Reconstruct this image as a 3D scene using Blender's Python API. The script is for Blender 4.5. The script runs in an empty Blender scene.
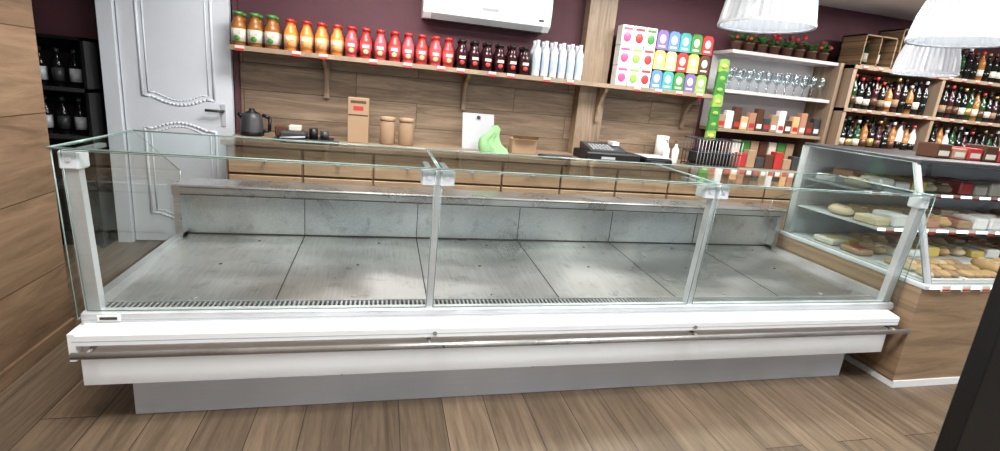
import bpy, math, random
from mathutils import Vector, Matrix
random.seed(7)
scene=bpy.context.scene
scene.view_settings.view_transform='Standard'
try: scene.view_settings.look='Medium High Contrast'
except Exception: pass
COL=scene.collection

# ---------------------------------------------------------------- materials
def newmat(name):
    m=bpy.data.materials.new(name); m.use_nodes=True
    nt=m.node_tree; b=nt.nodes['Principled BSDF']; return m,nt,b
def plain(name,col,rough=.5,metal=0.,emit=None,es=1.,spec=.5,var=.06,scale=6.,coat=0):
    m,nt,b=newmat(name)
    tc=nt.nodes.new('ShaderNodeTexCoord'); n=nt.nodes.new('ShaderNodeTexNoise'); n.inputs['Scale'].default_value=scale; n.inputs['Detail'].default_value=4
    nt.links.new(tc.outputs['Object'],n.inputs['Vector'])
    r=nt.nodes.new('ShaderNodeValToRGB'); r.color_ramp.elements[0].position=.3; r.color_ramp.elements[1].position=.7
    r.color_ramp.elements[0].color=[c*(1-var) for c in col]+[1]; r.color_ramp.elements[1].color=[min(1,c*(1+var)) for c in col]+[1]
    nt.links.new(n.outputs['Fac'],r.inputs['Fac']); nt.links.new(r.outputs['Color'],b.inputs['Base Color'])
    b.inputs['Roughness'].default_value=rough; b.inputs['Metallic'].default_value=metal; b.inputs['Specular IOR Level'].default_value=spec
    b.inputs['Coat Weight'].default_value=coat
    if emit: b.inputs['Emission Color'].default_value=(*emit,1); b.inputs['Emission Strength'].default_value=es
    return m
def wood(name,c1,c2,dark,u,v,plank=.19,length=1.3,rough=.45,grain=16,mortar=.0025,spec=.4,bump=.05,offset=.37,gc=.65):
    m,nt,b=newmat(name); L=nt.links.new; N=nt.nodes.new
    tc=N('ShaderNodeTexCoord'); s=N('ShaderNodeSeparateXYZ'); L(tc.outputs['Object'],s.inputs[0])
    c=N('ShaderNodeCombineXYZ'); L(s.outputs[u],c.inputs[0]); L(s.outputs[v],c.inputs[1])
    br=N('ShaderNodeTexBrick'); br.offset=offset; br.inputs['Scale'].default_value=1; br.inputs['Brick Width'].default_value=length; br.inputs['Row Height'].default_value=plank
    br.inputs['Mortar Size'].default_value=mortar; br.inputs['Color1'].default_value=(*c1,1); br.inputs['Color2'].default_value=(*c2,1); br.inputs['Mortar'].default_value=(*dark,1); br.inputs['Bias'].default_value=0
    L(c.outputs[0],br.inputs['Vector'])
    add=N('ShaderNodeVectorMath'); add.operation='MULTIPLY_ADD'; add.inputs[1].default_value=(1.1,grain,1)
    L(c.outputs[0],add.inputs[0])
    sc=N('ShaderNodeVectorMath'); sc.operation='SCALE'; sc.inputs['Scale'].default_value=37.
    L(br.outputs['Color'],sc.inputs[0]); L(sc.outputs[0],add.inputs[2])
    n=N('ShaderNodeTexNoise'); n.inputs['Scale'].default_value=1.3; n.inputs['Detail'].default_value=9; n.inputs['Roughness'].default_value=.7; n.inputs['Distortion'].default_value=1.1
    L(add.outputs[0],n.inputs['Vector'])
    r=N('ShaderNodeValToRGB'); e=r.color_ramp.elements; e[0].position=.34; e[0].color=(.36,.33,.30,1); e[1].position=.64; e[1].color=(1.14,1.12,1.1,1)
    L(n.outputs['Fac'],r.inputs['Fac'])
    mx=N('ShaderNodeMix'); mx.data_type='RGBA'; mx.blend_type='MULTIPLY'; mx.inputs[0].default_value=gc
    L(br.outputs['Color'],mx.inputs[6]); L(r.outputs['Color'],mx.inputs[7]); L(mx.outputs[2],b.inputs['Base Color'])
    bp=N('ShaderNodeBump'); bp.inputs['Strength'].default_value=bump; L(n.outputs['Fac'],bp.inputs['Height']); L(bp.outputs[0],b.inputs['Normal'])
    b.inputs['Roughness'].default_value=rough; b.inputs['Specular IOR Level'].default_value=spec
    return m
def steel(name,c0,c1,rough=.3,scale=3.,metal=.85,stretch=(1,1,1),brush=(4,120,120),bk=.25,rv=.06,stain=0.):
    m,nt,b=newmat(name); L=nt.links.new; N=nt.nodes.new
    tc=N('ShaderNodeTexCoord'); mp=N('ShaderNodeMapping'); mp.inputs['Scale'].default_value=stretch; L(tc.outputs['Object'],mp.inputs[0])
    n=N('ShaderNodeTexNoise'); n.inputs['Scale'].default_value=scale; n.inputs['Detail'].default_value=3; n.inputs['Roughness'].default_value=.5; n.inputs['Distortion'].default_value=.5
    L(mp.outputs[0],n.inputs['Vector'])
    mp2=N('ShaderNodeMapping'); mp2.inputs['Scale'].default_value=brush; L(tc.outputs['Object'],mp2.inputs[0])
    n2=N('ShaderNodeTexNoise'); n2.inputs['Scale'].default_value=1; n2.inputs['Detail'].default_value=3; L(mp2.outputs[0],n2.inputs['Vector'])
    mf=N('ShaderNodeMix'); mf.data_type='FLOAT'; mf.inputs[0].default_value=bk; L(n.outputs['Fac'],mf.inputs[2]); L(n2.outputs['Fac'],mf.inputs[3])
    r=N('ShaderNodeValToRGB'); e=r.color_ramp.elements; e[0].position=.34; e[0].color=(*c0,1); e[1].position=.64; e[1].color=(*c1,1); L(mf.outputs[0],r.inputs['Fac'])
    out=r.outputs['Color']
    if stain:
        n3=N('ShaderNodeTexNoise'); n3.inputs['Scale'].default_value=11; n3.inputs['Detail'].default_value=8; n3.inputs['Roughness'].default_value=.7; L(tc.outputs['Object'],n3.inputs['Vector'])
        r3=N('ShaderNodeValToRGB'); r3.color_ramp.elements[0].position=.30; r3.color_ramp.elements[0].color=(.35,.34,.32,1); r3.color_ramp.elements[1].position=.45; r3.color_ramp.elements[1].color=(1,1,1,1); L(n3.outputs['Fac'],r3.inputs['Fac'])
        mx=N('ShaderNodeMix'); mx.data_type='RGBA'; mx.blend_type='MULTIPLY'; mx.inputs[0].default_value=stain; L(out,mx.inputs[6]); L(r3.outputs['Color'],mx.inputs[7]); out=mx.outputs[2]
    L(out,b.inputs['Base Color'])
    mr=N('ShaderNodeMapRange'); mr.inputs['From Min'].default_value=.3; mr.inputs['From Max'].default_value=.7; mr.inputs['To Min'].default_value=max(.05,rough-rv); mr.inputs['To Max'].default_value=rough+rv; L(n.outputs['Fac'],mr.inputs[0]); L(mr.outputs[0],b.inputs['Roughness'])
    b.inputs['Metallic'].default_value=metal
    return m
def glass(name,tint=(.95,.97,.96),f0=.06):
    m=bpy.data.materials.new(name); m.use_nodes=True; nt=m.node_tree; nt.nodes.clear(); L=nt.links.new; N=nt.nodes.new
    o=N('ShaderNodeOutputMaterial'); t=N('ShaderNodeBsdfTransparent'); t.inputs[0].default_value=(*tint,1)
    g=N('ShaderNodeBsdfGlossy'); g.inputs['Roughness'].default_value=.02; g.inputs[0].default_value=(.95,1,.98,1)
    geo=N('ShaderNodeNewGeometry'); d=N('ShaderNodeVectorMath'); d.operation='DOT_PRODUCT'; L(geo.outputs['Incoming'],d.inputs[0]); L(geo.outputs['Normal'],d.inputs[1])
    def mt(op,a,b=None,clamp=False):
        x=N('ShaderNodeMath'); x.operation=op; x.use_clamp=clamp
        for i,q in enumerate((a,b)):
            if q is None: continue
            if isinstance(q,(int,float)): x.inputs[i].default_value=q
            else: L(q,x.inputs[i])
        return x.outputs[0]
    a=mt('ABSOLUTE',d.outputs['Value']); a=mt('SUBTRACT',1,a,True); a=mt('POWER',a,5); a=mt('MULTIPLY',a,1-f0); a=mt('ADD',a,f0,True)
    mx=N('ShaderNodeMixShader'); L(a,mx.inputs[0]); L(t.outputs[0],mx.inputs[1]); L(g.outputs[0],mx.inputs[2]); L(mx.outputs[0],o.inputs[0])
    return m

M={}
M['floor']=wood('floor_laminate',(.235,.180,.130),(.155,.118,.086),(.06,.045,.035),1,0,plank=.19,length=1.3,rough=.38,grain=17,mortar=.002,gc=.7)
M['wall_l']=wood('wall_wood_left',(.27,.185,.122),(.22,.15,.098),(.08,.05,.03),1,2,plank=.36,length=2.4,rough=.5,grain=9,gc=.65)
M['wall_b']=wood('wall_wood_back',(.34,.26,.19),(.26,.195,.14),(.10,.07,.045),0,2,plank=.2,length=1.3,rough=.5,grain=11,gc=.75)
M['shelfwood']=wood('shelf_wood',(.36,.275,.20),(.33,.25,.18),(.2,.13,.08),0,1,plank=.6,length=9,grain=14,mortar=0,gc=.5)
M['post']=wood('post_wood',(.37,.28,.205),(.33,.25,.18),(.2,.13,.08),2,0,plank=.6,length=9,grain=12,mortar=0)
M['cab']=wood('cabinet_wood',(.44,.32,.21),(.39,.28,.185),(.15,.1,.06),0,2,plank=.7,length=.7,grain=13,mortar=0,gc=.5)
M['cabr']=wood('counter_wood',(.35,.25,.165),(.32,.23,.15),(.2,.12,.07),0,2,plank=3,length=5,grain=10,mortar=0,gc=.6)
M['crate']=wood('crate_wood',(.34,.24,.15),(.28,.195,.12),(.12,.07,.03),0,2,plank=.06,length=1,grain=14)
M['maroon']=plain('maroon_paint',(.105,.044,.055),.7,var=.08)
M['mdark']=plain('dark_recess_wall',(.03,.018,.022),.7)  # darker tone for alcove walls and the back wall below the maroon
M['ceil']=plain('ceiling_paint',(.8,.8,.8),.9,var=.03)
M['white']=plain('white_enamel',(.83,.84,.85),.3,var=.03,scale=2)
M['shelfwhite']=plain('shelf_white',(.60,.57,.57),.4,var=.03,scale=2)
M['doorw']=plain('door_white',(.76,.79,.84),.35,var=.02)
M['deck']=steel('deck_steel',(.36,.365,.36),(.64,.645,.64),.33,1.6,.88,(1,1.4,1),(150,4,150),.25,.07,.4)
M['ledge']=steel('ledge_steel',(.46,.46,.46),(.62,.62,.62),.30,4,.9,(1,1,1),(3,140,140),.6)
M['alu']=steel('aluminium',(.58,.60,.62),(.70,.72,.74),.38,5,.5)
M['alud']=steel('aluminium_side_rail',(.46,.47,.48),(.56,.57,.58),.35,5,.7)
M['kick']=steel('kick_grey',(.54,.55,.57),(.62,.63,.65),.45,2.,.2)
M['rail']=steel('rail_steel',(.34,.33,.325),(.48,.47,.46),.32,3,.6,(1,1,1),(60,60,60),.2)
M['glass']=glass('clear_glass')
M['sglass']=glass('side_glass',(.93,.955,.945),.06)
M['topglass']=glass('top_glass',(.80,.86,.84),.10)
M['wg']=glass('wineglass_glass',(.80,.84,.86),.15)
M['gedge']=plain('glass_edge',(.22,.30,.28),.15)
M['black']=plain('black_plastic',(.014,.014,.015),.4)
M['dgrey']=plain('dark_grey',(.06,.06,.065),.4)
M['grey']=plain('grey_plastic',(.42,.43,.45),.4)
M['lgrey']=plain('light_grey_plastic',(.55,.57,.59),.35)
M['paper']=plain('paper_white',(.74,.74,.72),.6)
M['slot']=plain('slot_dark',(.035,.035,.035),.6)
def C(n,c,r=.3,**k): M[n]=plain(n,c,r,**k)
C('orange',(.72,.25,.06)); C('redj',(.50,.055,.05)); C('pinkj',(.60,.10,.11)); C('darkj',(.045,.014,.018),.2); C('greenc',(.07,.24,.06)); C('capred',(.45,.04,.035))
C('amber',(.33,.14,.04)); C('labelw',(.62,.58,.5),.5); C('labelo',(.70,.42,.22),.5); C('silver',(.55,.57,.6),.3); C('card',(.36,.25,.16),.8); C('cork',(.28,.19,.12),.8)
C('teal',(.07,.32,.31)); C('magenta',(.52,.10,.22)); C('lime',(.26,.42,.10)); C('purple',(.2,.13,.32)); C('blue',(.12,.23,.44)); C('yellow',(.62,.48,.15)); C('bluepale',(.44,.52,.60)); C('brown',(.11,.055,.035))
C('greenb',(.02,.06,.025),.15); C('wineb',(.013,.014,.013),.12); C('gold',(.46,.33,.13),.35,metal=.5); C('redbox',(.45,.045,.045),.4); C('bread',(.52,.35,.18),.75); C('meat',(.42,.22,.15),.5); C('mint',(.27,.48,.24),.9)
C('pet',(.55,.58,.60),.2); C('beige',(.60,.50,.34),.6); C('leaf',(.05,.14,.04),.6)
M['led']=plain('led_strip',(1,1,1),.5,emit=(1,.98,.94),es=1.5)
M['ledp']=plain('led_panel_diffuser',(1,1,1),.5,emit=(1,.99,.96),es=4.)
M['shade']=plain('pendant_acrylic',(.50,.52,.55),.25,emit=(1,.98,.95),es=.03)

# ---------------------------------------------------------------- mesh builder
class MB:
    def __init__(s): s.v=[];s.f=[];s.m=[];s.mats=[];s.sm=[]
    def mi(s,k):
        if k not in s.mats: s.mats.append(k)
        return s.mats.index(k)
    def face(s,idx,k,sm=False): s.f.append(idx); s.m.append(s.mi(k)); s.sm.append(sm)
    def box(s,x0,x1,y0,y1,z0,z1,k,ang=0):
        b=len(s.v); P=[(x0,y0,z0),(x1,y0,z0),(x1,y1,z0),(x0,y1,z0),(x0,y0,z1),(x1,y0,z1),(x1,y1,z1),(x0,y1,z1)]
        if ang:
            cx,cy=(x0+x1)/2,(y0+y1)/2; ca,sa=math.cos(ang),math.sin(ang)
            P=[(cx+(x-cx)*ca-(y-cy)*sa,cy+(x-cx)*sa+(y-cy)*ca,z) for x,y,z in P]
        s.v+=P
        for q in [(0,3,2,1),(4,5,6,7),(0,1,5,4),(1,2,6,5),(2,3,7,6),(3,0,4,7)]: s.face([b+i for i in q],k)
    def bev(s,x0,x1,y0,y1,z0,z1,k,r=.01):
        X=[(x0,x0+r),(x1,x1-r)];Y=[(y0,y0+r),(y1,y1-r)];Z=[(z0,z0+r),(z1,z1-r)]
        idx={}
        for i in (0,1):
            for j in (0,1):
                for l in (0,1):
                    for a in range(3):
                        p=(X[i][0 if a==0 else 1],Y[j][0 if a==1 else 1],Z[l][0 if a==2 else 1]); idx[i,j,l,a]=len(s.v); s.v.append(p)
        g=lambda i,j,l,a:idx[i,j,l,a]
        for i in (0,1): s.face([g(i,0,0,0),g(i,1,0,0),g(i,1,1,0),g(i,0,1,0)][::(1 if i else -1)],k)
        for j in (0,1): s.face([g(0,j,0,1),g(1,j,0,1),g(1,j,1,1),g(0,j,1,1)][::(-1 if j else 1)],k)
        for l in (0,1): s.face([g(0,0,l,2),g(1,0,l,2),g(1,1,l,2),g(0,1,l,2)][::(1 if l else -1)],k)
        for i in (0,1):
            for j in (0,1): s.face([g(i,j,0,0),g(i,j,0,1),g(i,j,1,1),g(i,j,1,0)],k)
            for l in (0,1): s.face([g(i,0,l,0),g(i,0,l,2),g(i,1,l,2),g(i,1,l,0)],k)
        for j in (0,1):
            for l in (0,1): s.face([g(0,j,l,1),g(0,j,l,2),g(1,j,l,2),g(1,j,l,1)],k)
        for i in (0,1):
            for j in (0,1):
                for l in (0,1): s.face([g(i,j,l,0),g(i,j,l,1),g(i,j,l,2)],k)
    def prism(s,pts,axis,a0,a1,k,sm=False):
        b=len(s.v);n=len(pts)
        def P(p,a): return {'x':(a,p[0],p[1]),'y':(p[0],a,p[1]),'z':(p[0],p[1],a)}[axis]
        s.v+=[P(p,a0) for p in pts]+[P(p,a1) for p in pts]
        s.face([b+i for i in range(n)][::-1],k); s.face([b+n+i for i in range(n)],k)
        for i in range(n): j=(i+1)%n; s.face([b+i,b+j,b+n+j,b+n+i],k,sm)
    def quad(s,pts,k): b=len(s.v); s.v+=pts; s.face([b+i for i in range(len(pts))],k)
    def cyl(s,p0,p1,r,k,seg=12,r1=None,cap=True):
        p0=Vector(p0);p1=Vector(p1);d=(p1-p0).normalized(); a=Vector((0,0,1)) if abs(d.z)<.9 else Vector((1,0,0))
        u=d.cross(a).normalized();w=d.cross(u); r1=r if r1 is None else r1; b=len(s.v)
        for p,rr in((p0,r),(p1,r1)):
            for i in range(seg):
                t=2*math.pi*i/seg; s.v.append(tuple(p+u*math.cos(t)*rr+w*math.sin(t)*rr))
        for i in range(seg): j=(i+1)%seg; s.face([b+i,b+j,b+seg+j,b+seg+i],k,True)
        if cap: s.face([b+i for i in range(seg)][::-1],k); s.face([b+seg+i for i in range(seg)],k)
    def lathe(s,x,y,z,prof,seg=12,sx=1,sy=1,cap=True):
        b=len(s.v)
        for r,h,_ in prof:
            for i in range(seg):
                t=2*math.pi*i/seg; s.v.append((x+math.cos(t)*r*sx,y+math.sin(t)*r*sy,z+h))
        for q in range(len(prof)-1):
            for i in range(seg):
                j=(i+1)%seg; s.face([b+q*seg+i,b+q*seg+j,b+(q+1)*seg+j,b+(q+1)*seg+i],prof[q][2],True)
        if cap:
            s.face([b+i for i in range(seg)][::-1],prof[0][2]); e=b+(len(prof)-1)*seg; s.face([e+i for i in range(seg)],prof[-1][2])
    def blob(s,x,y,z,rx,ry,rz,k,seg=10,rings=6):
        b=len(s.v)
        for i in range(rings+1):
            t=-math.pi/2+math.pi*i/rings; r=max(.0005,math.cos(t)); h=math.sin(t)
            for q in range(seg):
                a=2*math.pi*q/seg; s.v.append((x+math.cos(a)*r*rx,y+math.sin(a)*r*ry,z+h*rz))
        for q in range(rings):
            for i in range(seg):
                j=(i+1)%seg; s.face([b+q*seg+i,b+q*seg+j,b+(q+1)*seg+j,b+(q+1)*seg+i],k,True)
    def done(s,name,parent=None):
        me=bpy.data.meshes.new(name); me.from_pydata([tuple(v) for v in s.v],[],s.f)
        for k in s.mats: me.materials.append(M[k])
        me.polygons.foreach_set('material_index',s.m); me.polygons.foreach_set('use_smooth',s.sm); me.update()
        o=bpy.data.objects.new(name,me); COL.objects.link(o)
        if parent: o.parent=parent
        return o
def empty(name):
    o=bpy.data.objects.new(name,None); COL.objects.link(o); return o
def simple(name,fn,parent=None):
    mb=MB(); fn(mb); return mb.done(name,parent)

# ---------------------------------------------------------------- room
WY=2.25; CZ=2.42
XL=-.447; XR=8.6; YF=-4.2
simple('floor',lambda m:m.box(-1.6,XR,YF,WY+.1,-.05,0,'floor'))
simple('ceiling',lambda m:m.box(-1.6,XR,YF,WY+.1,CZ,CZ+.05,'ceil'))
simple('wall_left',lambda m:m.box(XL-.12,XL,YF,.72,0,CZ,'wall_l'))
simple('baseboard_left',lambda m:m.box(XL,XL+.015,YF,.72,0,.07,'wall_l'))
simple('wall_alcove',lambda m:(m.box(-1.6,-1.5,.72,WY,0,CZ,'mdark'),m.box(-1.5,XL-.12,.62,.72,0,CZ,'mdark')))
def wb(m):
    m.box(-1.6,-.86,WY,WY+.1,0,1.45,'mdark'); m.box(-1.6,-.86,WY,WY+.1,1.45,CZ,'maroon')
    m.box(-.86,3.92,WY,WY+.1,1.47,CZ,'maroon'); m.box(-.86,3.92,WY,WY+.1,0,1.47,'wall_b')
    m.box(3.92,XR,WY,WY+.1,0,CZ,'maroon')
simple('wall_back',wb)
simple('wall_right',lambda m:m.box(XR,XR+.1,YF,WY+.1,0,CZ,'maroon'))
def wf(m):
    m.box(-1.6,XR,YF-.1,YF,2.15,CZ,'wall_l')
    m.box(-1.6,-.2,YF-.1,YF,0,2.15,'wall_l'); m.box(1.6,2.0,YF-.1,YF,0,2.15,'wall_l'); m.box(3.4,3.7,YF-.1,YF,0,2.15,'wall_l'); m.box(4.7,5.2,YF-.1,YF,0,2.15,'wall_l'); m.box(7.4,XR,YF-.1,YF,0,2.15,'wall_l')
    m.box(-.2,1.6,YF-.1,YF,0,.6,'wall_l'); m.box(2.0,3.4,YF-.1,YF,0,.6,'wall_l'); m.box(5.2,7.4,YF-.1,YF,0,.6,'wall_l')
simple('wall_front',wf)
def win(x0,x1,z0):
    def f(m):
        for a,b,c,d in ((x0,x0+.05,z0,2.15),(x1-.05,x1,z0,2.15),(x0+.05,x1-.05,z0,z0+.05),(x0+.05,x1-.05,2.1,2.15),((x0+x1)/2-.02,(x0+x1)/2+.02,z0+.05,2.1)): m.box(a,b,YF-.07,YF-.03,c,d,'white')
        m.quad([(x0,YF-.05,z0),(x1,YF-.05,z0),(x1,YF-.05,2.15),(x0,YF-.05,2.15)],'glass')
    return f
simple('window_1',win(-.2,1.6,.6)); simple('window_2',win(2.0,3.4,.6)); simple('door_2',win(3.7,4.7,.0)); simple('window_4',win(5.2,7.4,.6))  # all unseen behind the camera; the floor-length one is a glass door

def door(m):
    x0,x1=-.765,-.06; y=2.16
    m.box(x0,x1,y,y+.045,.01,2.05,'doorw')
    def loop(pts,r):
        n=len(pts)
        for i in range(n): m.cyl((pts[i][0],y,pts[i][1]),(pts[(i+1)%n][0],y,pts[(i+1)%n][1]),r,'doorw',8)
        for p in pts: m.blob(p[0],y,p[1],r,r,r,'doorw',8,4)
    def panel(a0,a1,z0,z1):
        w=a1-a0
        def arc(zb,sgn): return [(a0+w*(.12+.76*i/14), zb+sgn*(.05-.05*math.sin(math.pi*i/14))) for i in range(15)]
        p=[(a0,z0+.05)]+arc(z0,1)+[(a1,z0+.05)]+[(a1,z1-.05)]+arc(z1,-1)[::-1]+[(a0,z1-.05)]
        loop(p,.009)
        q=[(a0+w/2+(u-a0-w/2)*.84,(z0+z1)/2+(v-(z0+z1)/2)*.93) for u,v in p]; loop(q,.005)
    panel(x0+.12,x1-.12,1.05,1.92); panel(x0+.12,x1-.12,.18,.92)
    m.box(x1-.075,x1-.045,y-.008,y,.92,1.08,'silver')
    m.cyl((x1-.06,y,1.03),(x1-.06,y-.05,1.03),.011,'dgrey'); m.cyl((x1-.06,y-.05,1.03),(x1-.17,y-.05,1.03),.01,'dgrey')
simple('door_1',door)
simple('trim_1',lambda m:(m.box(-.87,-.775,2.13,WY,0,2.15,'doorw'),m.box(-.05,-.02,2.2,WY,0,2.15,'maroon'),m.box(-.775,-.05,2.13,WY,2.06,2.15,'doorw')))
simple('trim_2',lambda m:m.box(2.66,2.9,2.14,WY,0,CZ,'post'))

# ---------------------------------------------------------------- refrigerated counter
RC=empty('refrigerated_display_counter')
L=1.25; T=3.75
def kick(m):
    m.box(.125,3.56,.0,.95,0,.2,'kick')
    for x in (.9,1.75,2.5): m.cyl((x,-.003,.14),(x,.002,.14),.004,'slot',8)
simple('kick_base',kick,RC)
def body(m):
    m.prism([(-.065,.178),(-.065,.35),(-.10,.355),(-.105,.36),(-.105,.398),(-.10,.403),(-.03,.415),(1.0,.415),(1.0,.178)],'x',0.01,3.72,'white')
    m.box(-.012,.01,-.105,1.0,.30,.405,'white')
    m.box(.0,.01,-.065,1.0,.178,.30,'white')
    for x in (1.27,2.49): m.cyl((x,-.106,.378),(x,-.112,.378),.009,'rail',10)
    m.box(0,3.72,-.1055,-.105,.374,.377,'grey')
simple('body_panel',body,RC)
def rail(m):
    m.cyl((.01,-.135,.338),(3.765,-.135,.338),.0125,'rail',14)
    for x in (.05,1.25,2.5,3.69): m.cyl((x,-.135,.338),(x,-.065,.338),.008,'rail',8)
simple('bumper_rail',rail,RC)
def tub(m):
    m.prism([(-.035,.415),(-.035,.448),(-.02,.452),(.012,.452),(.012,.415)],'x',.0,T,'alu')
    m.box(.0,T,-.037,-.035,.424,.427,'grey')
    m.box(0,.035,0,.95,.42,.485,'alud'); m.box(T-.035,T-.001,0,.95,.42,.485,'alud')
    m.box(.035,T-.035,.90,.985,.42,.735,'deck')
    m.prism([(.81,.70),(.81,.748),(.816,.754),(1.0,.754),(1.0,.735),(.84,.72),(.84,.70)],'x',0.,T,'ledge')
    m.box(.04,T-.04,.805,.81,.704,.708,'slot'); m.box(.04,T-.04,.806,.81,.742,.744,'slot')
    m.box(0,.035,.83,.985,.45,.735,'ledge'); m.box(T-.035,T-.001,.83,.985,.45,.735,'ledge')
    y1,z1,y3,z3=.075,.437,.90,.468
    m.quad([(.035,y1,z1),(T-.035,y1,z1),(T-.035,y3,z3),(.035,y3,z3)],'deck')
    for i in range(1,6):
        x=i*.625
        m.quad([(x-.003,y1,z1+.0015),(x+.003,y1,z1+.0015),(x+.003,y3,z3+.0015),(x-.003,y3,z3+.0015)],'slot')
        m.box(x-.002,x+.002,.8985,.90,.47,.70,'slot')
    for i in range(6):
        x=i*.625+.31
        m.cyl((x,.13,.437),(x,.13,.4425),.012,'ledge',12)
        m.cyl((x,.48,.4525),(x,.48,.4535),.008,'slot',10); m.cyl((x+.1,.80,.4645),(x+.1,.80,.4655),.008,'slot',10)
    m.box(.035,T-.035,.893,.90,z3-.001,z3+.006,'slot')
    m.box(.03,T-.03,.012,.075,.415,.43,'slot')
    x=.035
    while x<T-.04:
        m.box(x,x+.008,.014,.072,.43,.445,'alud'); x+=.0185
    m.box(.03,T-.03,.07,.077,.43,.449,'alud'); m.box(.03,T-.03,.012,.018,.43,.449,'alud')
    m.bev(.05,.125,-.041,-.034,.421,.445,'paper',.002); m.box(.06,.115,-.0425,-.041,.428,.438,'dgrey')
simple('steel_tub',tub,RC)
ZT=1.05; YT=-.04
def post(m,x,w):
    m.prism([(.0-.012,.45),(YT-.012,ZT-.01),(YT+.022,ZT-.01),(.022,.45)],'x',x-w/2,x+w/2,'alu')
def frames(m):
    post(m,.028,.048); post(m,L,.026); post(m,2*L,.026); post(m,T-.028,.048)
    for x in (.03,L-.035,L+.035,2*L-.035,2*L+.035,T-.03):
        m.bev(x-.03,x+.03,YT-.018,YT+.05,ZT-.07,ZT-.006,'lgrey',.006)
        m.cyl((x,YT-.019,ZT-.035),(x,YT-.022,ZT-.035),.008,'alu',10)
        m.box(x-.012,x+.012,YT+.05,YT+.2,ZT-.02,ZT-.006,'grey')
simple('glass_frame',frames,RC)
def sheet(m,pts,k,e=.004):
    m.quad(pts,k); n=len(pts)
    for i in range(n): m.cyl(pts[i],pts[(i+1)%n],e,'gedge',6)
def panes(m):
    for i in range(3):
        a,b=i*L+.014,(i+1)*L-.014
        sheet(m,[(a,-.02,.455),(b,-.02,.455),(b,YT-.02,ZT-.005),(a,YT-.02,ZT-.005)],'glass',.0018)
    for x in (-.008,T+.006):
        sheet(m,[(x,-.04,.43),(x,YT-.03,ZT),(x,.5,ZT),(x,.96,.80),(x,.96,.45)],'sglass',.0025)
simple('front_and_side_glass',panes,RC)
def tg(m):
    for i in range(3):
        a,b=i*L+(.004 if i else -.015),(i+1)*L-(.004 if i<2 else -.012)
        sheet(m,[(a,YT-.035,ZT+.004),(b,YT-.035,ZT+.004),(b,.50,ZT+.004),(a,.50,ZT+.004)],'topglass',.0036)
simple('top_glass',tg,RC)

# ---------------------------------------------------------------- back counter
BC=empty('back_counter_cabinet')
FY=1.65; WT=.89
def carc(m):
    m.box(.02,5.0,FY+.02,WY-.005,.08,WT-.035,'cab'); m.box(.02,5.0,FY+.06,WY-.005,0,.08,'dgrey')
simple('carcass',carc,BC)
simple('worktop',lambda m:m.bev(.0,5.02,FY-.02,WY-.005,WT-.035,WT,'shelfwood',.004),BC)
def drs(m):
    x=.03
    while x<4.9:
        m.bev(x+.006,x+.464,FY,FY+.02,.09,.655,'cab',.004); m.bev(x+.006,x+.464,FY,FY+.02,.67,WT-.045,'cab',.004)
        m.box(x-.001,x+.003,FY+.018,FY+.021,.08,WT-.035,'brown'); m.box(x,x+.47,FY+.018,FY+.021,.656,.669,'brown')
        m.cyl((x+.235,FY,.765),(x+.235,FY-.012,.765),.006,'dgrey',8); m.blob(x+.235,FY-.02,.765,.015,.01,.015,'lgrey')
        m.cyl((x+.42,FY,.6),(x+.42,FY-.012,.6),.006,'dgrey',8); m.blob(x+.42,FY-.02,.6,.015,.01,.015,'lgrey')
        x+=.475
simple('doors_and_drawers',drs,BC)

SH=empty('wall_shelf'); SZ=1.505
simple('shelf_board',lambda m:m.bev(-.02,3.86,1.97,WY,SZ-.035,SZ,'shelfwood',.003),SH)
def brk(m):
    for x in (.6,1.68,2.84,3.75):
        yb=WY if x!=2.84 else 2.14
        m.box(x-.018,x+.018,yb-.03,yb,SZ-.32,SZ-.035,'post')
        m.prism([(yb-.03,SZ-.28),(yb-.03,SZ-.035),(yb-.22 if yb>2.2 else yb-.15,SZ-.035),(yb-.2 if yb>2.2 else yb-.14,SZ-.065),(yb-.1,SZ-.1),(yb-.05,SZ-.18)],'x',x-.014,x+.014,'post')
simple('brackets',brk,SH)
def tags(m):
    for x in (.05,.42,.6,.95,1.2,1.45,1.6,1.85,2.0,2.3,2.5,3.1,3.3,3.5,3.7):
        m.box(x-.03,x+.03,1.964,1.969,SZ-.036,SZ+.0,'labelw'); m.box(x-.03,x+.03,1.9632,1.964,SZ-.036,SZ-.02,'redbox')
simple('price_tags',tags,SH)

def bottle(m,x,y,z,h,r,body,cap,label=None,neck=.42,seg=14,l0=.15,l1=.5):
    lb=label or body
    p=[(r*.9,0,body),(r,h*.03,body),(r,h*l0,body),(r*1.02,h*l0,lb),(r*1.02,h*l1,lb),(r,h*l1,body),(r,h*.6,body),(r*.8,h*.68,body),(r*neck,h*.8,body),(r*neck,h*.9,body),(r*neck*1.2,h*.9,cap),(r*neck*1.2,h,cap)]
    m.lathe(x,y,z,p,seg)
def row(name,x0,x1,n,body,cap,label,h=.215,r=.042,bodies=None,patch=None):
    m=MB()
    for j,y in enumerate((2.03,2.13)):
        for i in range(n):
            x=x0+(x1-x0)*(i+.5)/n; bottle(m,x+random.uniform(-.004,.004),y,SZ,h,r,(bodies[i%len(bodies)] if bodies else body),cap,label,neck=.58,l0=.12,l1=.5)
            m.box(x-.024,x+.024,y-r*1.04,y-r*.9,SZ+h*.34,SZ+h*.44,'labelw')
            m.blob(x,y-r*1.0,SZ+h*.22,.02,.006,.018,patch or body)
    return m.done(name)
row('kvass_bottle_row',-.02,.30,3,'amber','greenc','labelw',h=.225,r=.048,patch='greenc')
row('orange_juice_bottle_row',.32,.74,4,'orange','capred','labelo',patch='orange')
row('red_juice_bottle_row',.74,1.56,8,'redj','capred','pinkj',bodies=['pinkj','redj'],patch='labelo')
row('cherry_juice_bottle_row',1.56,2.17,6,'darkj','black','darkj',patch='redj')
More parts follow.
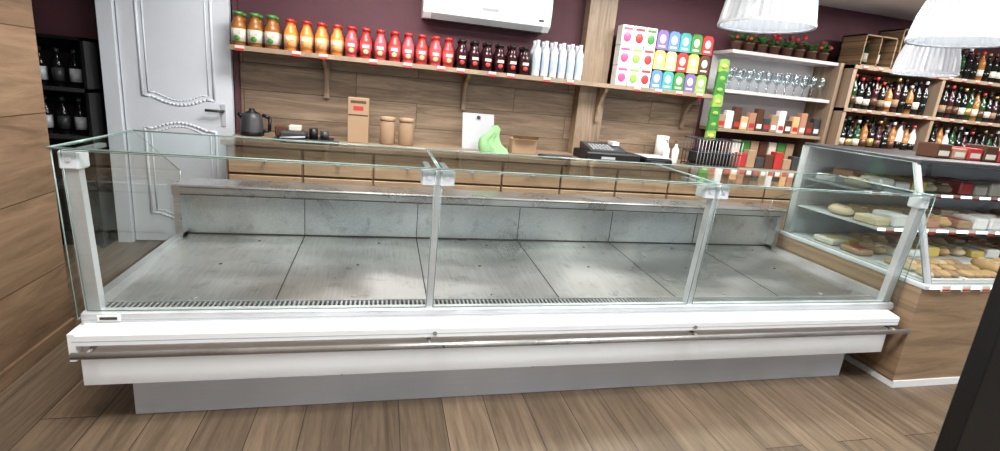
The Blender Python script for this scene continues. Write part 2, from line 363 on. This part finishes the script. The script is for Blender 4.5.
def wat(m):
    for y in (2.03,2.12):
        for i in range(6):
            x=2.215+i*.073; m.lathe(x,y,SZ,[(.03,0,'pet'),(.034,.01,'pet'),(.031,.03,'pet'),(.034,.05,'bluepale'),(.034,.15,'pet'),(.031,.17,'pet'),(.032,.20,'pet'),(.014,.25,'pet'),(.016,.255,'silver'),(.016,.28,'silver')],12)
            m.box(x-.014,x+.014,y-.0355,y-.032,SZ+.065,SZ+.135,'paper' if i%2 else 'pet')
simple('water_bottle_row',wat)
def tea(m):
    cols=[['magenta','lime','redbox','blue','teal','greenc','purple','lime'],['magenta','lime','redbox','yellow','labelo','redbox','yellow','brown'],['magenta','redbox','greenc','purple','blue','teal','greenc','redbox']]
    for r_ in range(3):
        z=SZ+.16*r_
        for i in range(8):
            x=2.96+i*.108; k=cols[r_][i]
            if i<3:
                m.bev(x-.05,x+.05,2.0,2.1,z,z+.158,'paper',.004); m.blob(x,2.0,z+.065,.036,.006,.04,k,12,6); m.box(x-.04,x+.04,1.998,2.0,z+.12,z+.14,k)
            else:
                m.prism([(x-.052,z),(x+.052,z),(x+.05,z+.13),(x+.03,z+.155),(x-.03,z+.155),(x-.05,z+.13)],'y',2.0,2.08,k)
                m.blob(x,2.0,z+.085,.03,.006,.036,'labelw',12,6); m.box(x-.03,x+.03,1.998,2.0,z+.02,z+.034,'paper')
simple('tea_box_stack',tea)
def packs(m):
    m.cyl((3.885,1.99,SZ+.30),(3.885,1.99,1.1),.004,'dgrey',6)
    m.box(3.86,3.91,1.99,2.0,SZ-.04,SZ-.02,'dgrey')
    for i in range(7):
        z=1.1+i*.1
        m.prism([(3.885-.05,z),(3.885+.05,z+.01),(3.885+.045,z+.1),(3.885,z+.115),(3.885-.045,z+.1)],'y',1.96-.006*(i%2),1.985,'greenc' if i%3 else 'lime')
        m.blob(3.885,1.957,z+.05,.03,.008,.02,'yellow' if i%3==0 else 'lime')
simple('snack_pack_strip',packs)

def ac(m):
    m.prism([(2.245,1.86),(2.08,1.85),(2.03,1.89),(2.02,2.0),(2.03,2.13),(2.06,2.15),(2.245,2.15)],'x',1.30,2.30,'white')
    m.prism([(2.078,1.848),(2.0305,1.888),(2.034,1.893),(2.085,1.853)],'x',1.36,2.24,'grey')
    m.box(1.34,2.26,2.10,2.13,1.848,1.855,'slot'); m.box(1.74,1.87,2.019,2.021,1.95,1.97,'grey')
    m.box(2.20,2.24,2.02,2.023,1.92,1.935,'dgrey'); m.box(1.31,2.29,2.0185,2.0215,1.905,1.908,'grey')
simple('wall_air_conditioner',ac)

Z=WT
def kettle(m):
    m.lathe(.12,1.95,Z,[(.075,0,'black'),(.08,.02,'black'),(.078,.03,'dgrey'),(.07,.12,'dgrey'),(.055,.16,'black'),(.02,.175,'black'),(.02,.19,'black')],18)
    m.cyl((.19,1.95,Z+.15),(.24,1.95,Z+.13),.012,'black'); m.cyl((.24,1.95,Z+.13),(.235,1.95,Z+.04),.012,'black'); m.cyl((.235,1.95,Z+.04),(.18,1.95,Z+.03),.011,'black')
    m.cyl((.06,1.95,Z+.13),(.03,1.95,Z+.15),.02,'black',10,.012)
simple('electric_kettle',kettle)
def clut(m):
    m.bev(.3,.68,1.72,2.0,Z,Z+.015,'black',.004); m.bev(.33,.5,1.8,1.98,Z+.015,Z+.06,'dgrey',.01); m.cyl((.55,1.85,Z+.015),(.55,1.85,Z+.09),.03,'black',14); m.cyl((.62,1.9,Z+.015),(.62,1.9,Z+.07),.03,'dgrey',14)
    m.cyl((.34,1.75,Z+.02),(.5,1.79,Z+.03),.006,'silver',8); m.bev(.29,.36,1.85,1.93,Z+.015,Z+.09,'brown',.008)
    m.bev(.38,.46,1.86,1.94,Z+.06,Z+.10,'labelw',.006)
simple('utensil_tray',clut)
def scale_(m):
    m.bev(.36,.74,1.655,1.70,Z,Z+.03,'black',.005); m.box(.4,.5,1.653,1.655,Z+.008,Z+.022,'grey')
simple('knife_case',scale_)
simple('cardboard_box',lambda m:(m.bev(.78,.93,1.9,2.0,Z,Z+.33,'card',.004),m.box(.785,.925,1.899,1.9,Z+.2,Z+.21,'brown'),m.box(.80,.91,1.899,1.9,Z+.29,Z+.31,'brown'),m.box(.82,.89,1.899,1.9,Z+.24,Z+.27,'redbox')))
def jar(x):
    def f(m): m.lathe(x,1.96,Z,[(.055,0,'cork'),(.058,.01,'cork'),(.058,.17,'cork'),(.05,.175,'brown'),(.058,.18,'card'),(.058,.205,'card'),(.02,.21,'card')],20)
    return f
simple('canister',jar(1.07)); simple('canister.001',jar(1.21))
def brd(m):
    m.prism([(2.0,Z),(2.015,Z),(2.10,Z+.28),(2.085,Z+.28)],'x',1.66,1.92,'grey'); m.cyl((1.79,2.06,Z+.25),(1.79,2.11,Z+.25),.015,'dgrey')
simple('chopping_board',brd)
def cloth(m):
    n=48; b=len(m.v); prof=[(.003,.185),(.02,.19),(.04,.165),(.05,.13),(.07,.10),(.082,.06),(.10,.03),(.105,.0)]
    for q,(r,h) in enumerate(prof):
        for i in range(n):
            t=2*math.pi*i/n; w=1+.22*math.sin(t*3+q*.5)*min(1,q/2)+.14*math.sin(t*7+q*.9)*min(1,q/3)
            dx=.025*math.sin(q*1.1)
            m.v.append((1.87+dx+math.cos(t)*r*w*1.0,1.89+math.sin(t)*r*w*.7,Z+.001+h*(1+.10*math.sin(t*2+1)*(1 if q<6 else 0))))
    for q in range(len(prof)-1):
        for i in range(n):
            j=(i+1)%n; m.face([b+q*n+i,b+q*n+j,b+(q+1)*n+j,b+(q+1)*n+i],'mint',True)
simple('green_cloth',cloth)
def cb(m):
    m.bev(2.04,2.24,1.86,1.99,Z,Z+.12,'card',.003); m.quad([(2.04,1.86,Z+.12),(2.24,1.86,Z+.12),(2.25,1.81,Z+.15),(2.03,1.81,Z+.15)],'card')
simple('open_cardboard_box',cb)
simple('laptop',lambda m:(m.bev(2.24,2.52,1.66,1.80,Z,Z+.02,'black',.005),m.bev(2.26,2.50,1.67,1.79,Z+.02,Z+.024,'dgrey',.002)))
def reg(m):
    m.bev(2.62,3.1,1.72,2.02,Z,Z+.07,'black',.01)
    m.prism([(1.74,Z+.07),(1.74,Z+.085),(1.95,Z+.13),(1.98,Z+.13),(1.98,Z+.07)],'x',2.66,2.98,'dgrey')
    for i in range(6):
        for j in range(4): m.box(2.69+i*.032,2.71+i*.032,1.77+j*.035,1.79+j*.035,Z+.09+j*.0075,Z+.10+j*.0075,'grey')
    m.box(2.75,2.87,1.715,1.719,Z+.02,Z+.04,'grey'); m.box(2.9,2.96,1.86,1.96,Z+.12,Z+.15,'paper')
simple('cash_register',reg)
def tray2(m):
    m.bev(3.13,3.37,1.68,1.94,Z,Z+.05,'black',.008); m.bev(3.14,3.36,1.70,1.92,Z+.055,Z+.065,'silver',.003); m.cyl((3.25,1.81,Z+.05),(3.25,1.81,Z+.055),.03,'dgrey')
    m.box(3.17,3.30,1.678,1.68,Z+.015,Z+.035,'dgrey')
simple('weighing_scale',tray2)
def soap(x,k):
    def f(m): m.lathe(x,1.9,Z,[(.025,0,k),(.03,.01,k),(.03,.12,k),(.012,.15,k),(.012,.17,'brown'),(.004,.175,'brown'),(.004,.2,'brown')],12); m.cyl((x,1.9,Z+.198),(x-.03,1.88,Z+.194),.005,'brown',8)
    return f
simple('soap_dispenser',soap(3.43,'paper')); simple('soap_dispenser.001',soap(3.52,'paper'))
simple('paper_towel_roll',lambda m:(m.lathe(3.5,2.1,Z,[(.02,0,'card'),(.055,0,'paper'),(.055,.22,'paper'),(.02,.22,'card'),(.018,.2,'card')],20)))
def rack(m):
    x0,x1,y0,y1=3.62,4.04,1.72,1.94; z0,z1=Z+.02,Z+.24
    for z in (z0,(z0+z1)/2,z1):
        for a,b in (((x0,y0),(x1,y0)),((x1,y0),(x1,y1)),((x1,y1),(x0,y1)),((x0,y1),(x0,y0))): m.cyl((*a,z),(*b,z),.005,'dgrey',6)
    for i in range(14):
        x=x0+(x1-x0)*i/13; m.cyl((x,y0,z0),(x,y0,z1),.003,'grey',6); m.cyl((x,y1,z0),(x,y1,z1),.003,'dgrey',6); m.cyl((x,y0,z0),(x,y1,z0),.003,'dgrey',6)
    for x in (x0,x1):
        for y in (y0,y1): m.cyl((x,y,Z),(x,y,z0),.005,'dgrey',6)
    m.bev(x0+.03,x1-.05,y0+.03,y1-.03,z0+.005,z0+.12,'black',.02)
simple('dish_rack',rack)

# ---------------------------------------------------------------- glassware shelves
GS=empty('glassware_shelf_unit')
def gs(m):
    for z,k in ((1.90,'shelfwhite'),(1.565,'shelfwhite'),(1.225,'shelfwood')): m.bev(3.95,5.08,1.97,WY,z-.03,z,k,.003)
    m.box(3.95,5.08,WY-.01,WY,1.225,1.535,'shelfwhite'); m.box(3.95,5.08,WY-.01,WY,1.565,1.87,'shelfwhite'); m.box(5.08,5.12,1.95,WY,.895,1.9,'shelfwood')
simple('boards',gs,GS)
def gl(m):
    for y in (2.02,2.12):
        for i in range(11):
            x=4.0+i*.1; m.lathe(x,y,1.565,[(.03,0,'wg'),(.03,.004,'wg'),(.004,.012,'wg'),(.004,.08,'wg'),(.03,.1,'wg'),(.036,.14,'wg'),(.03,.19,'wg')],12,cap=False)
simple('wine_glass_row',gl)
def plants(m):
    rd=random.Random(3)
    for i in range(8):
        x=4.06+i*.135; y=2.10; z=1.90
        m.lathe(x,y,z,[(.035,0,'brown'),(.048,.07,'brown'),(.052,.072,'brown'),(.052,.085,'brown'),(.04,.085,'brown')],14)
        for q in range(16):
            a=rd.uniform(0,6.28); t=rd.uniform(.3,1.1); l=rd.uniform(.08,.13); w=.022
            d=Vector((math.cos(a)*math.sin(t),math.sin(a)*math.sin(t),math.cos(t))); s_=Vector((-math.sin(a),math.cos(a),0))*w
            p=Vector((x,y,z+.08)); mid=p+d*l*.6; tip=p+d*l+Vector((0,0,-.02))
            m.quad([tuple(p),tuple(mid+s_),tuple(tip),tuple(mid-s_)],'leaf' if q%3 else 'greenc')
        for q in range(6 if i%4!=2 else 2):
            a=rd.uniform(0,6.28); r=rd.uniform(.01,.06); h=rd.uniform(.11,.19)
            m.blob(x+math.cos(a)*r,y+math.sin(a)*r-.02,z+h,.02,.02,.016,'redbox' if q%3 else 'brown',8,5)
simple('potted_plant_row',plants)
def sweets(m):
    for i in range(14):
        x=3.995+i*.08; k=['card','paper','brown','labelo','meat','brown','dgrey'][i%7]
        m.bev(x-.037,x+.037,2.0,2.06,1.225,1.225+.12+.04*(i%3),k,.006); m.box(x-.026,x+.026,1.998,2.0,1.25,1.29,'paper' if i%2 else 'redbox')
simple('sweet_packet_row',sweets)
def sweets2(m):
    for i in range(8):
        x=4.15+i*.1; k=['brown','redbox','card','dgrey'][i%4]
        m.bev(x-.045,x+.045,1.95,2.02,Z,Z+.10+.03*(i%3),k,.005)
        m.bev(x-.045,x+.045,2.06,2.12,Z,Z+.24,['brown','labelw','greenc','card'][i%4],.005)
simple('packaged_food_row',sweets2)

# ---------------------------------------------------------------- wine rack shelving
WS=empty('wine_shelf_unit')
def ws(m):
    for z in (.12,.5,.8,1.13,1.51,1.89): m.bev(5.14,XR-.02,1.85,WY,z-.035,z,'shelfwood',.003)
    for x in (5.14,6.2,7.3,XR-.06): m.box(x,x+.04,1.86,WY,0,1.888,'shelfwood')
    m.box(5.18,XR-.02,WY-.015,WY,0,1.888,'crate')
simple('boards',ws,WS)
def wtags(m):
    for z in (1.13,1.51,1.89):
        x=5.25
        while x<8.4: m.box(x-.025,x+.025,1.844,1.849,z-.03,z-.004,'labelw'); m.box(x-.025,x+.025,1.8435,1.844,z-.03,z-.018,'redbox'); x+=.17
simple('price_tags',wtags,WS)
def wr(z,hmin,hmax,seed,xs=5.24):
    def f(m):
        rd=random.Random(seed); x=xs
        while x<XR-.15:
            if not any(abs(x-(q+.02))<.06 for q in (6.2,7.3)):
                k=rd.choice(['wineb','wineb','greenb','wineb','wineb','amber','darkj','silver']); lab=rd.choice(['labelw','wineb','gold','labelw','brown','cork','wineb']); cap=rd.choice(['black','gold','brown','black','wineb','silver','redbox'])
                for y in (1.91,2.02): bottle(m,x,y,z,rd.uniform(hmin,hmax),.036,k,cap,lab,neck=.36,seg=10,l0=.16,l1=.38)
            x+=.085
    return f
simple('wine_bottle_row',wr(1.51,.25,.32,1)); simple('wine_bottle_row.001',wr(1.13,.25,.33,2)); simple('wine_bottle_row.002',wr(.8,.22,.29,3)); simple('wine_bottle_row.003',wr(1.89,.24,.30,4,6.0))
def crates(m):
    for x0,w,h in ((5.2,.36,.27),(5.6,.34,.36)):
        x1=x0+w; y0,y1=1.87,2.12; z=1.89; t=.012
        m.box(x0,x1,y1-t,y1,z,z+h,'crate'); m.box(x0,x0+t,y0,y1,z,z+h,'crate'); m.box(x1-t,x1,y0,y1,z,z+h,'crate'); m.box(x0,x1,y0,y1,z,z+t,'crate'); m.box(x0,x1,y0,y1,z+h-t,z+h,'crate')
        m.box(x0+w/2-.005,x0+w/2+.005,y0,y1,z,z+h,'crate')
        for i in range(3): bottle(m,x0+.06+i*(w-.12)/2,2.0,z+t,h*.85,.034,['wineb','greenb','wineb'][i],'gold','labelw',neck=.36,seg=10)
simple('wooden_gift_crate',crates)

# ---------------------------------------------------------------- bakery case
BK=empty('bakery_display_case')
bx0,bx1,by0,by1=3.80,6.1,-.13,.85
def bbase(m):
    m.box(bx0-.03,bx1,by0,by1,.035,.575,'cabr'); m.box(bx0-.03,bx1,by0-.008,by1,0,.04,'white')
    m.bev(bx0-.03,bx1,by0-.015,by1,.575,.60,'lgrey',.004)
    m.box(bx0,bx1,by0-.018,by0-.015,.58,.596,'led')
    x=bx0+.1
    while x<bx1: m.box(x-.03,x+.03,by0-.024,by0-.018,.57,.6,'labelw'); m.box(x-.025,x+.025,by0-.025,by0-.024,.573,.583,'redbox'); x+=.14
simple('base_cabinet',bbase,BK)
def bshelf(m):
    for z,y0 in ((.80,.22),(.99,.36)):
        m.box(bx0+.02,bx1,y0,by1,z-.010,z,'lgrey'); m.box(bx0+.02,bx1,y0-.006,y0,z-.012,z+.004,'led')
        x=bx0+.1
        while x<bx1: m.box(x-.03,x+.03,y0-.01,y0-.006,z-.02,z+.008,'labelw'); m.box(x-.03,x+.03,y0-.011,y0-.01,z-.02,z-.008,'redbox'); x+=.16
    m.box(bx0,bx1,by1-.02,by1,.6,1.2,'lgrey')
    for x in (bx0,bx0+1.1,bx1-.03): m.box(x,x+.03,by1-.05,by1-.02,.6,1.2,'alu'); m.prism([(by0+.0,.6),(by0+.025,.6),(.125,1.2),(.10,1.2)],'x',x,x+.025,'alu')
    m.bev(bx0,bx1,.08,by1,1.2,1.22,'dgrey',.004)
simple('shelves',bshelf,BK)
simple('case_glass',lambda m:(sheet(m,[(bx0-.002,by0+.02,.6),(bx0-.002,.12,1.2),(bx0-.002,by1,1.2),(bx0-.002,by1,.6)],'sglass',.003),sheet(m,[(bx0+.03,by0+.005,.602),(bx1,by0+.005,.602),(bx1,.105,1.198),(bx0+.03,.105,1.198)],'glass',.002)),BK)
def loaf(m,x,y,z,k):
    m.blob(x,y,z+.03,.055,.085,.034,k,12,7)
    for t in (-.04,0,.04): m.blob(x,y+t,z+.058,.035,.007,.008,'beige',8,4)
def prod(m):
    rd=random.Random(5)
    x=bx0+.18; c=0
    while x<bx1-.15:
        m.bev(x-.13,x+.13,-.08,.2,.6,.612,'paper',.003); c+=1
        if c%3==0:
            for a in range(2): loaf(m,x-.06+.12*a,.06,.612,'bread')
        else:
            for a in range(4):
                for b_ in range(3): m.blob(x-.09+.06*a,-.04+.09*b_,.628,.034,.045,.018,rd.choice(['bread','bread','beige','card']))
        x+=.29
    for z,y0,hh in ((.80,.26,.08),(.99,.4,.09),(.6,.3,.07)):
        for dy in (0,.2):
            x=bx0+.1
            while x<bx1-.1:
                red = x>bx0+.75 and z>.9
                t=rd.random()
                if t<.35 and not red: loaf(m,x,y0+dy+.085,z,rd.choice(['bread','card','beige']))
                else:
                    k=rd.choice(['redbox','redbox','labelw','yellow']) if red else rd.choice(['beige','labelw','paper','card','yellow','meat'])
                    h=rd.uniform(.5,1)*hh; m.bev(x-.055,x+.055,y0+dy,y0+dy+.15,z,z+h,k,.01); m.box(x-.035,x+.035,y0+dy+.03,y0+dy+.12,z+h,z+h+.001,rd.choice(['paper','labelo','redbox','beige']))
                x+=.13
simple('pastry_trays',prod,BK)
def topb(m):
    rd=random.Random(9); x=bx0+.45
    while x<bx1-.1:
        k=rd.choice(['redbox','redbox','meat','brown','labelw']); m.bev(x-.055,x+.055,.3,.42,1.22,1.22+rd.uniform(.06,.10),k,.005); m.box(x-.04,x+.04,.298,.3,1.235,1.265,'labelw'); x+=.125
simple('gift_packet_row',topb)

simple('black_floor_sign',lambda m:(m.bev(2.77,3.3,-1.02,-.965,0,1.02,'black',.004),m.box(2.75,3.32,-1.12,-.87,0,.02,'black')))

def alc(m):
    m.box(-1.48,-.9,2.05,WY-.005,0,.1,'black')
    for z in (.45,.8,1.12): m.box(-1.48,-.9,2.0,WY-.005,z-.025,z,'dgrey')
    m.box(-.92,-.9,2.0,WY-.005,0,1.45,'black'); m.box(-1.49,-1.47,2.0,WY-.005,0,1.45,'black'); m.box(-1.49,-.9,2.0,WY-.005,1.43,1.45,'black')
simple('dark_shelf_unit',alc)
def alb(m):
    for z in (.8,1.12):
        for i in range(5): bottle(m,-1.4+i*.1,2.08,z,.25,.034,'wineb','dgrey','dgrey' if i%2 else 'silver',neck=.36)
simple('alcove_bottle_row',alb)

# ---------------------------------------------------------------- pendants
def pend(name,x,y,z,R=.2):
    e=empty(name)
    def f(m):
        seg=72; prof=[(.98,0),(1.02,.006),(1.0,.02),(.98,.05),(.93,.11),(.82,.18),(.62,.245),(.4,.285),(.3,.3)]
        b=len(m.v)
        for r,h in prof:
            for i in range(seg):
                t=2*math.pi*i/seg; rr=R*r*(1+(.016 if i%2 else -.016)); m.v.append((x+math.cos(t)*rr,y+math.sin(t)*rr,z+h))
        for q in range(len(prof)-1):
            for i in range(seg):
                j=(i+1)%seg; m.face([b+q*seg+i,b+q*seg+j,b+(q+1)*seg+j,b+(q+1)*seg+i],'shade',False)
        m.lathe(x,y,z-.004,[(R*1.03,0,'lgrey'),(R*1.035,.006,'lgrey'),(R*1.03,.012,'lgrey')],48,cap=False)
    simple('shade',f,e)
    simple('cap',lambda m:(m.lathe(x,y,z+.29,[(.065,0,'grey'),(.06,.06,'grey'),(.03,.09,'grey'),(.02,.12,'grey')],20),m.cyl((x,y,z+.4),(x,y,CZ),.004,'black',6),m.cyl((x,y,CZ-.02),(x,y,CZ),.04,'grey',16)),e)
    simple('bulb',lambda m:m.blob(x,y,z+.2,.04,.04,.055,'ledp',14,8),e)
    l=bpy.data.lights.new('pendant_light','POINT'); l.energy=1.5; l.shadow_soft_size=.05; lo=bpy.data.objects.new('lamp',l); lo.location=(x,y,z+.12); COL.objects.link(lo); lo.parent=e
pend('pendant_lamp',2.735,.15,1.765); pend('pendant_lamp.001',3.68,-.02,1.79,.205); pend('pendant_lamp.002',4.64,.85,1.745,.18)

k=0
for (x,y,e) in ((.6,-.9,40),(2.8,-.9,40),(1.0,1.1,40),(3.2,1.1,38),(5.6,.9,44),(7.2,.9,34),(5.2,-1.2,30)):
    nm='ceiling_led_panel'+('' if k==0 else '.%03d'%k); k+=1
    p=simple(nm,lambda m:(m.box(x-.6,x+.6,y-.3,y+.3,CZ-.012,CZ,'white'),m.box(x-.57,x+.57,y-.27,y+.27,CZ-.014,CZ-.012,'ledp')))
    l=bpy.data.lights.new('panel_light','AREA'); l.shape='RECTANGLE'; l.size=1.1; l.size_y=.5; l.energy=e; l.color=(1,.985,.965)
    lo=bpy.data.objects.new('panel_light',l); lo.location=(x,y,CZ-.03); COL.objects.link(lo); lo.parent=p

w=bpy.data.worlds.new('w'); scene.world=w; w.use_nodes=True; w.node_tree.nodes['Background'].inputs[0].default_value=(.8,.9,1,1); w.node_tree.nodes['Background'].inputs[1].default_value=2.8

# ---------------------------------------------------------------- camera
fw=Vector((.2374,.9409,-.2414)).normalized(); rt=Vector((.9708,-.2213,.0921)); rt=(rt-fw*rt.dot(fw)).normalized(); up=rt.cross(fw)
R=Matrix((rt,up,-fw)).transposed().to_4x4()
cam=bpy.data.cameras.new('camera'); co=bpy.data.objects.new('camera',cam); COL.objects.link(co)
co.matrix_world=Matrix.Translation((1.0328,-1.9437,1.3636))@R
cam.sensor_width=36; cam.lens=17.72; cam.shift_y=-.0114; cam.clip_start=.05
scene.camera=co
